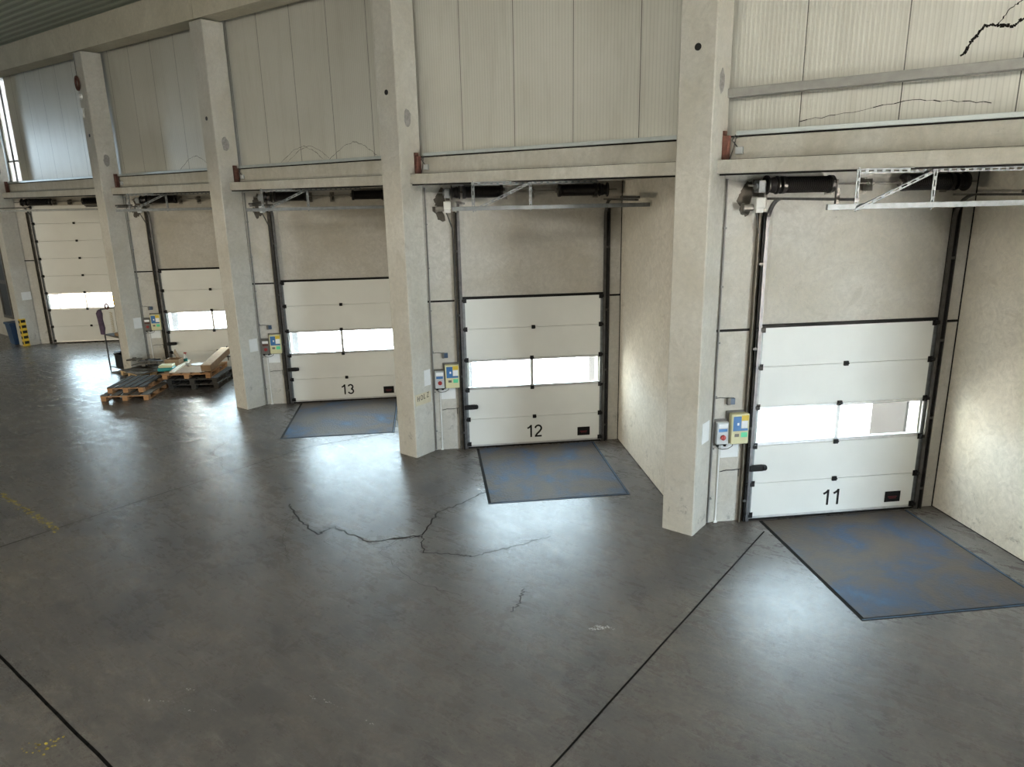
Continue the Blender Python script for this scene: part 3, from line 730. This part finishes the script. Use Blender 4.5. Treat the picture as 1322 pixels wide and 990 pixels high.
# long tilted carton with a dark clamp
r = empty('long_carton', at(.56, .06, Zt+.02), A3+PI/2, label='long brown carton leaning up over the right edge of the stack', cat='carton')
m = MB(); m.bar((-.72, 0, .10), (.75, 0, .27), .26, .17); m.build('carton_body', 'cardboard', r, .008)
m = MB(); m.bar((-.70, 0, .19), (.76, 0, .36), .24, .008); m.build('lid', 'card_light', r)
r2 = empty('bar_clamp', at(.62, .80, Zt+.0), A3, label='black bar clamp standing at the high end of the long carton', cat='clamp')
MB().box(-.012, .012, -.012, .012, 0, .42).build('bar', 'black', r2); MB().box(-.07, .10, -.018, .018, .10, .13).build('jaw', 'black', r2); MB().box(-.06, .06, -.018, .018, .34, .37).build('jaw', 'black', r2)
# spray bottle
r = empty('spray_bottle', at(-.50, .56, Zt+.055), .4, label='white and blue spray bottle with red trigger on the pale board', cat='bottle')
MB().lathe((0, 0, 0), (0, 0, 1), [(0, .05), (.005, .058), (.10, .058), (.15, .045), (.19, .022), (.22, .018), (.225, .018)], 18).build('bottle_body', 'white', r, 0, True)
MB().lathe((0, 0, .01), (0, 0, 1), [(0, .059), (.085, .059)], 18).build('wrap_label', 'teal', r, 0, True)
MB().box(-.02, .05, -.014, .014, .225, .265).box(.04, .075, -.008, .008, .24, .258).bar((.02, 0, .225), (.045, 0, .18), .012, .01).build('trigger_head', 'red', r, .004)
# cartons and film packs at the left of the stack
r = empty('open_carton', at(-.70, .30, Zt+.001), A3, label='small open brown carton behind the teal pack', cat='carton')
MB().box(-.2, .2, -.15, .15, 0, .02).box(-.2, -.185, -.15, .15, .02, .2).box(.185, .2, -.15, .15, .02, .2).box(-.185, .185, -.15, -.135, .02, .2).box(-.185, .185, .135, .15, .02, .2).build('carton_body', 'cardboard', r, .003)
m = MB(); m.bar((0, .15, .2), (0, .27, .29), .38, .008, (1, 0, 0)); m.build('flap', 'cardboard', r)
r = empty('wrapped_pack', at(-.66, -.26, Zt+.001), A3+.1, label='teal film-wrapped pack with a yellowish top at the left corner of the stack', cat='pack')
MB().box(-.20, .20, -.17, .17, 0, .10).build('wrap', 'teal', r, .03, True); MB().box(-.17, .18, -.14, .15, .10, .16).build('top_layer', 'box_cream', r, .012)
o = MB().lathe((0, 0, 0), (1, 0, 0), [(0, .02), (0, .055), (.10, .055), (.10, .02)], 16).build('tape_roll', 'white', None, 0, True, loc=at(-.30, .18, Zt+.07), rot=.3); tag(o, 'white roll of tape between carton and pale board', 'tape roll')
# scrap on the pallet beside the pillar
for i, (dx, dy, L_, a, tl, mt) in enumerate(((-.25, .1, .9, .3, .12, 'black'), (.05, .25, .8, -.2, .10, 'wood_dark'), (.1, -.05, .7, .7, .16, 'box_back'), (-.1, .35, .6, .1, .2, 'black'), (.25, .1, .75, .45, .05, 'conduit_dark'), (-.3, -.2, .4, 1.0, .06, 'grime'))):
    m = MB(); z = .045 + .045*i; m.bar((-L_/2, 0, 0), (L_/2, 0, L_*tl*.5), .12, .035); m.box(-.05, .05, -.08, .08, -.03, .05)
    o = m.build('scrap_bar', mt, None, .004, loc=(-16.58+dx*.8, .12+dy*.8, .301+z), rot=a)
    tag(o, 'dark bar of scrap heaped on the pallet beside the pillar', 'scrap', 'dark scrap on the pallet')
o = MB().box(-.3, .3, -.12, .12, 0, .012).build('plastic_sheet', 'galv_dull', None, .003, loc=(-16.36, -.22, .303), rot=.5); tag(o, 'grey sheet at the front edge of the pallet with scrap', 'sheet')

# ------------------------------------------------------------------ work stand left of the pillar by the pallets
r = empty('work_stand', (-18.25, .28, 0), 0, label='narrow metal work stand with shelves standing behind the pillar by the pallets', cat='stand')
for x in (-.5, .45):
    for y in (-.2, .2): MB().box(x-.016, x+.016, y-.016, y+.016, 0, 1.86 if x < 0 else 1.2).build('post', 'track', r)
MB().box(-.52, .47, -.22, .22, 1.06, 1.09).build('shelf', 'wood_grey', r, .004); MB().box(-.52, .47, -.22, .22, .10, .13).build('base_shelf', 'galv_dull', r, .004)
MB().box(-.5, -.48, -.2, .2, 1.82, 1.86).build('top_rail', 'galv_dull', r)
o = MB().box(-.25, .28, -.16, .16, 0, .40).box(-.27, .30, -.18, .18, .36, .40).build('crate', 'black', None, .012, loc=(-18.2, .28, .132)); tag(o, 'black plastic crate on the lower shelf of the work stand', 'crate')
o = MB(); o.bar((-.28, 0, 0), (.28, 0, .09), .3, .035); o = o.build('blue_tray', 'blue_plastic', None, .008, loc=(-18.2, .28, .565)); tag(o, 'dark blue tray lying tilted on the black crate', 'tray')
o = MB().box(-.2, .2, -.1, .1, 0, .09).build('parts_box', 'cardboard', None, .008, loc=(-18.0, .22, 1.091)); tag(o, 'small brown box on the upper shelf of the work stand', 'box')
m = MB()
m.lathe((0, 0, 0), (0, 0, 1), [(0, .10), (.2, .13), (.45, .12), (.62, .15), (.70, .10), (.74, .03)], 14)
for v_ in m.bm.verts: v_.co.y *= .5; v_.co.x += .03*math.sin(v_.co.z*9)
o = m.build('jacket', 'purple', None, 0, True, loc=(-18.60, -.03, 1.12)); tag(o, 'dark purple jacket hanging from the work stand', 'jacket')
m = MB(); m.tube([(.10*math.cos(a), 0, .07*math.sin(a)) for a in [2*PI*k/16 for k in range(17)]], .025, 8)
o = m.build('cable_ring', 'rust', None, 0, True, loc=(-18.25, .05, 1.97)); tag(o, 'brown ring hung at the top of the work stand', 'ring')
m = MB(); m.tube([(.035*math.cos(k*.8), .035*math.sin(k*.8), .0065*k) for k in range(95)], .010, 5)
o = m.build('coiled_cable', 'paper_old', None, 0, True, loc=(-17.98, .02, 1.22)); tag(o, 'pale coiled cable hanging beside the pillar by the pallets', 'cable')
m = MB().box(-.04, .04, 0, .01, 0, .05).box(-.04, .04, 0, .01, .1, .15).box(-.04, .04, 0, .01, .2, .25)
o = m.build('hazard_tag', 'tape_yellow', None, 0, loc=(-17.60, -.011, 2.08)); tag(o, 'small yellow tag high on the edge of the pillar by the pallets', 'tag')

# fittings near the top of the pillar by the pallets
r = empty('red_ring', (-17.53, -.02, 7.95), 0, label='red ring hanging on the front of the pillar by the pallets', cat='ring')
MB().tube([(.09*math.cos(a), -.03, .16*math.sin(a)) for a in [2*PI*k/20 for k in range(21)]], .032, 8).build('hoop', 'rust', r, 0, True)
MB().cyl((0, -.01, .16), (0, -.01, .72), .008, 6).build('hanging_cord', 'conduit_dark', r)
tag(MB().lathe((0, 0, 0), (0, -1, 0), [(0, .07), (.03, .075), (.07, .05), (.08, .01)], 16).build('alarm_sounder', 'white', None, 0, True, loc=(-17.52, -.001, 7.62)), 'round white sounder below the red ring on the pillar', 'alarm')
tag(MB().box(-.055, .055, -.05, 0, -.12, .12).build('sensor_box', 'white', None, .01, loc=(-17.53, -.001, 7.22)), 'upright white box below the round sounder on the pillar', 'sensor')

# ------------------------------------------------------------------ far pillar: hazard guard and blue bin
r = empty('corner_guard', (PX[4], 0, 0), 0, label='yellow and black hazard strips up the corner of the farthest pillar', cat='corner guard')
MB().box(.001, .006, .0, .17, 0, .98).box(-.16, .006, -.006, -.001, 0, .98).build('strip', 'tape_yellow', r)
for k in range(5):
    MB().box(.004, .008, .02, .16, .08+.19*k, .18+.19*k).build('black_band', 'black', r); MB().box(-.15, -.03, -.008, -.004, .06+.19*k, .16+.19*k).build('black_band', 'black', r)
r = empty('bin', (-26.08, .12, 0), .0, label='blue plastic bin standing behind the farthest pillar', cat='bin')
m = MB(); m.prism([(-.28, -.26), (.28, -.26), (.28, .26), (-.28, .26)], 0, .72)
for v_ in m.bm.verts:
    if v_.co.z < .1: v_.co.x *= .8; v_.co.y *= .8
m.build('bin_body', 'blue_plastic', r, .02); MB().box(-.31, .31, -.29, .29, .72, .80).build('lid', 'blue_plastic', r, .02)

# ------------------------------------------------------------------ outside the doors
structure(MB().box(-120, 13.9, .8, 160, -1.5, -1.3).box(13.9, 120, -120, 160, -1.5, -.02).build('ground_outside', 'asphalt'))
for b in range(5):
    structure(MB().b(-.35, .15, -.54, -.50, -1.3, 4.2).build(f'trim_{40+2*b}', 'shelter_light', None, 0, False, bay_pt(b, 0, 0, 0), ANG))
    structure(MB().b(2.74, 2.79, -1.3, -.45, -1.3, 4.2).build(f'trim_{41+2*b}', 'shelter', None, 0, False, bay_pt(b, 0, 0, 0), ANG))
structure(MB().box(14, 20, -11, 1.5, 4.5, 4.7).build('sun_block_slab', 'render'))  # unseen slab, added to keep the sun out of the gate
# ------------------------------------------------------------------ light
world = bpy.data.worlds.new('World'); scene.world = world; world.use_nodes = True
sun = bpy.data.lights.new('sun', 'SUN'); sun.energy = 560; sun.angle = .01; sun.color = (1, .93, .84)
so = bpy.data.objects.new('sun', sun); COL.objects.link(so); so.rotation_euler = Vector((-UX*.76, -UY*.76, -.65)).to_track_quat('-Z', 'Y').to_euler()
nt = world.node_tree; bg = nt.nodes['Background']
bg.inputs[0].default_value = (.70, .88, 1.0, 1); bg.inputs[1].default_value = 40.0
def area(name, loc, target, sx, sy, power, col, spread=PI):
    l = bpy.data.lights.new(name, 'AREA'); l.shape = 'RECTANGLE'; l.size = sx; l.size_y = sy; l.energy = power; l.color = col; l.spread = spread
    o = bpy.data.objects.new(name, l); COL.objects.link(o); o.location = loc
    o.rotation_euler = (Vector(target)-Vector(loc)).to_track_quat('-Z', 'Y').to_euler(); return o
area('warm_fill_near', (2, -10, 9.0), (0, -4, 2), 12, 3, 1020, (1.0, .95, .82))  # unseen warm fill under the closed ceiling, added for the near bays
area('warm_fill_middle', (-11, -9.5, 9.1), (-11, -3, 2), 9, 3, 190, (1.0, .94, .78))  # weaker unseen fill, added for the middle of the hall
area('warm_fill_far', (-29, -9.5, 9.3), (-25, -3, 2), 10, 3, 90, (1.0, .94, .74))  # faint unseen fill, added for the far end
structure(MB().box(-46, 13.8, -26, -9.75, 3.4, 3.62).build('unseen_gallery_slab', 'beam'))  # unseen slab, added to keep the low fill off the upper wall
area('low_warm_fill', (-17, -20, 1.4), (-14, 0, 2.0), 16, 1.4, 1250, (1.0, .87, .64))  # unseen low fill, added to brighten the left bays
def portal(loc, d, sx, sy):
    l = bpy.data.lights.new('daylight_portal', 'AREA'); l.shape = 'RECTANGLE'; l.size = sx; l.size_y = sy; l.cycles.is_portal = True
    o = bpy.data.objects.new('daylight_portal', l); COL.objects.link(o); o.location = loc; o.rotation_euler = Vector(d).to_track_quat('-Z', 'Y').to_euler()
portal((13.79, (GY0+GY1)/2, GZ/2), (-1, 0, 0), GY1-GY0, GZ)
portal((-45.79, -6.4, 7.6), (1, 0, 0), 1.6, 2.6)
for b in range(5):                                  # sampling portals in the window panes
    l = bpy.data.lights.new('window_portal', 'AREA'); l.shape = 'RECTANGLE'; l.size = 2.62; l.size_y = .5; l.cycles.is_portal = True
    o = bpy.data.objects.new('window_portal', l); COL.objects.link(o); o.location = bay_pt(b, 1.34, -.03, 1.515)
    o.rotation_euler = Vector((NX, NY, 0)).to_track_quat('-Z', 'Y').to_euler()

# ------------------------------------------------------------------ camera
cam = bpy.data.cameras.new('Camera'); co = bpy.data.objects.new('Camera', cam); COL.objects.link(co); scene.camera = co
f_, pitch, roll, yaw = 919.5675, math.radians(14.9196), math.radians(-1.17816), math.radians(-37.7807)
fw = Vector((math.sin(yaw)*math.cos(pitch), math.cos(yaw)*math.cos(pitch), -math.sin(pitch)))
rt = Vector((math.cos(yaw), -math.sin(yaw), 0)); upv = rt.cross(fw)
r2 = rt*math.cos(roll) + upv*math.sin(roll); u2 = -rt*math.sin(roll) + upv*math.cos(roll)
mt = Matrix((r2, u2, -fw)).transposed().to_4x4(); mt.translation = (3.77705, -9.11778, 4.91464)
co.matrix_world = mt
cam.sensor_fit = 'HORIZONTAL'; cam.sensor_width = 36; cam.lens = f_*36/1322; cam.clip_end = 400
scene.view_settings.view_transform = 'Standard'; scene.view_settings.look = 'None'
scene.view_settings.exposure = 0.17; scene.view_settings.gamma = 1.0; scene.view_settings.use_curve_mapping = False
scene.cycles.use_denoising = True
scene.cycles.max_bounces = 10; scene.cycles.transparent_max_bounces = 12; scene.cycles.sample_clamp_indirect = 12
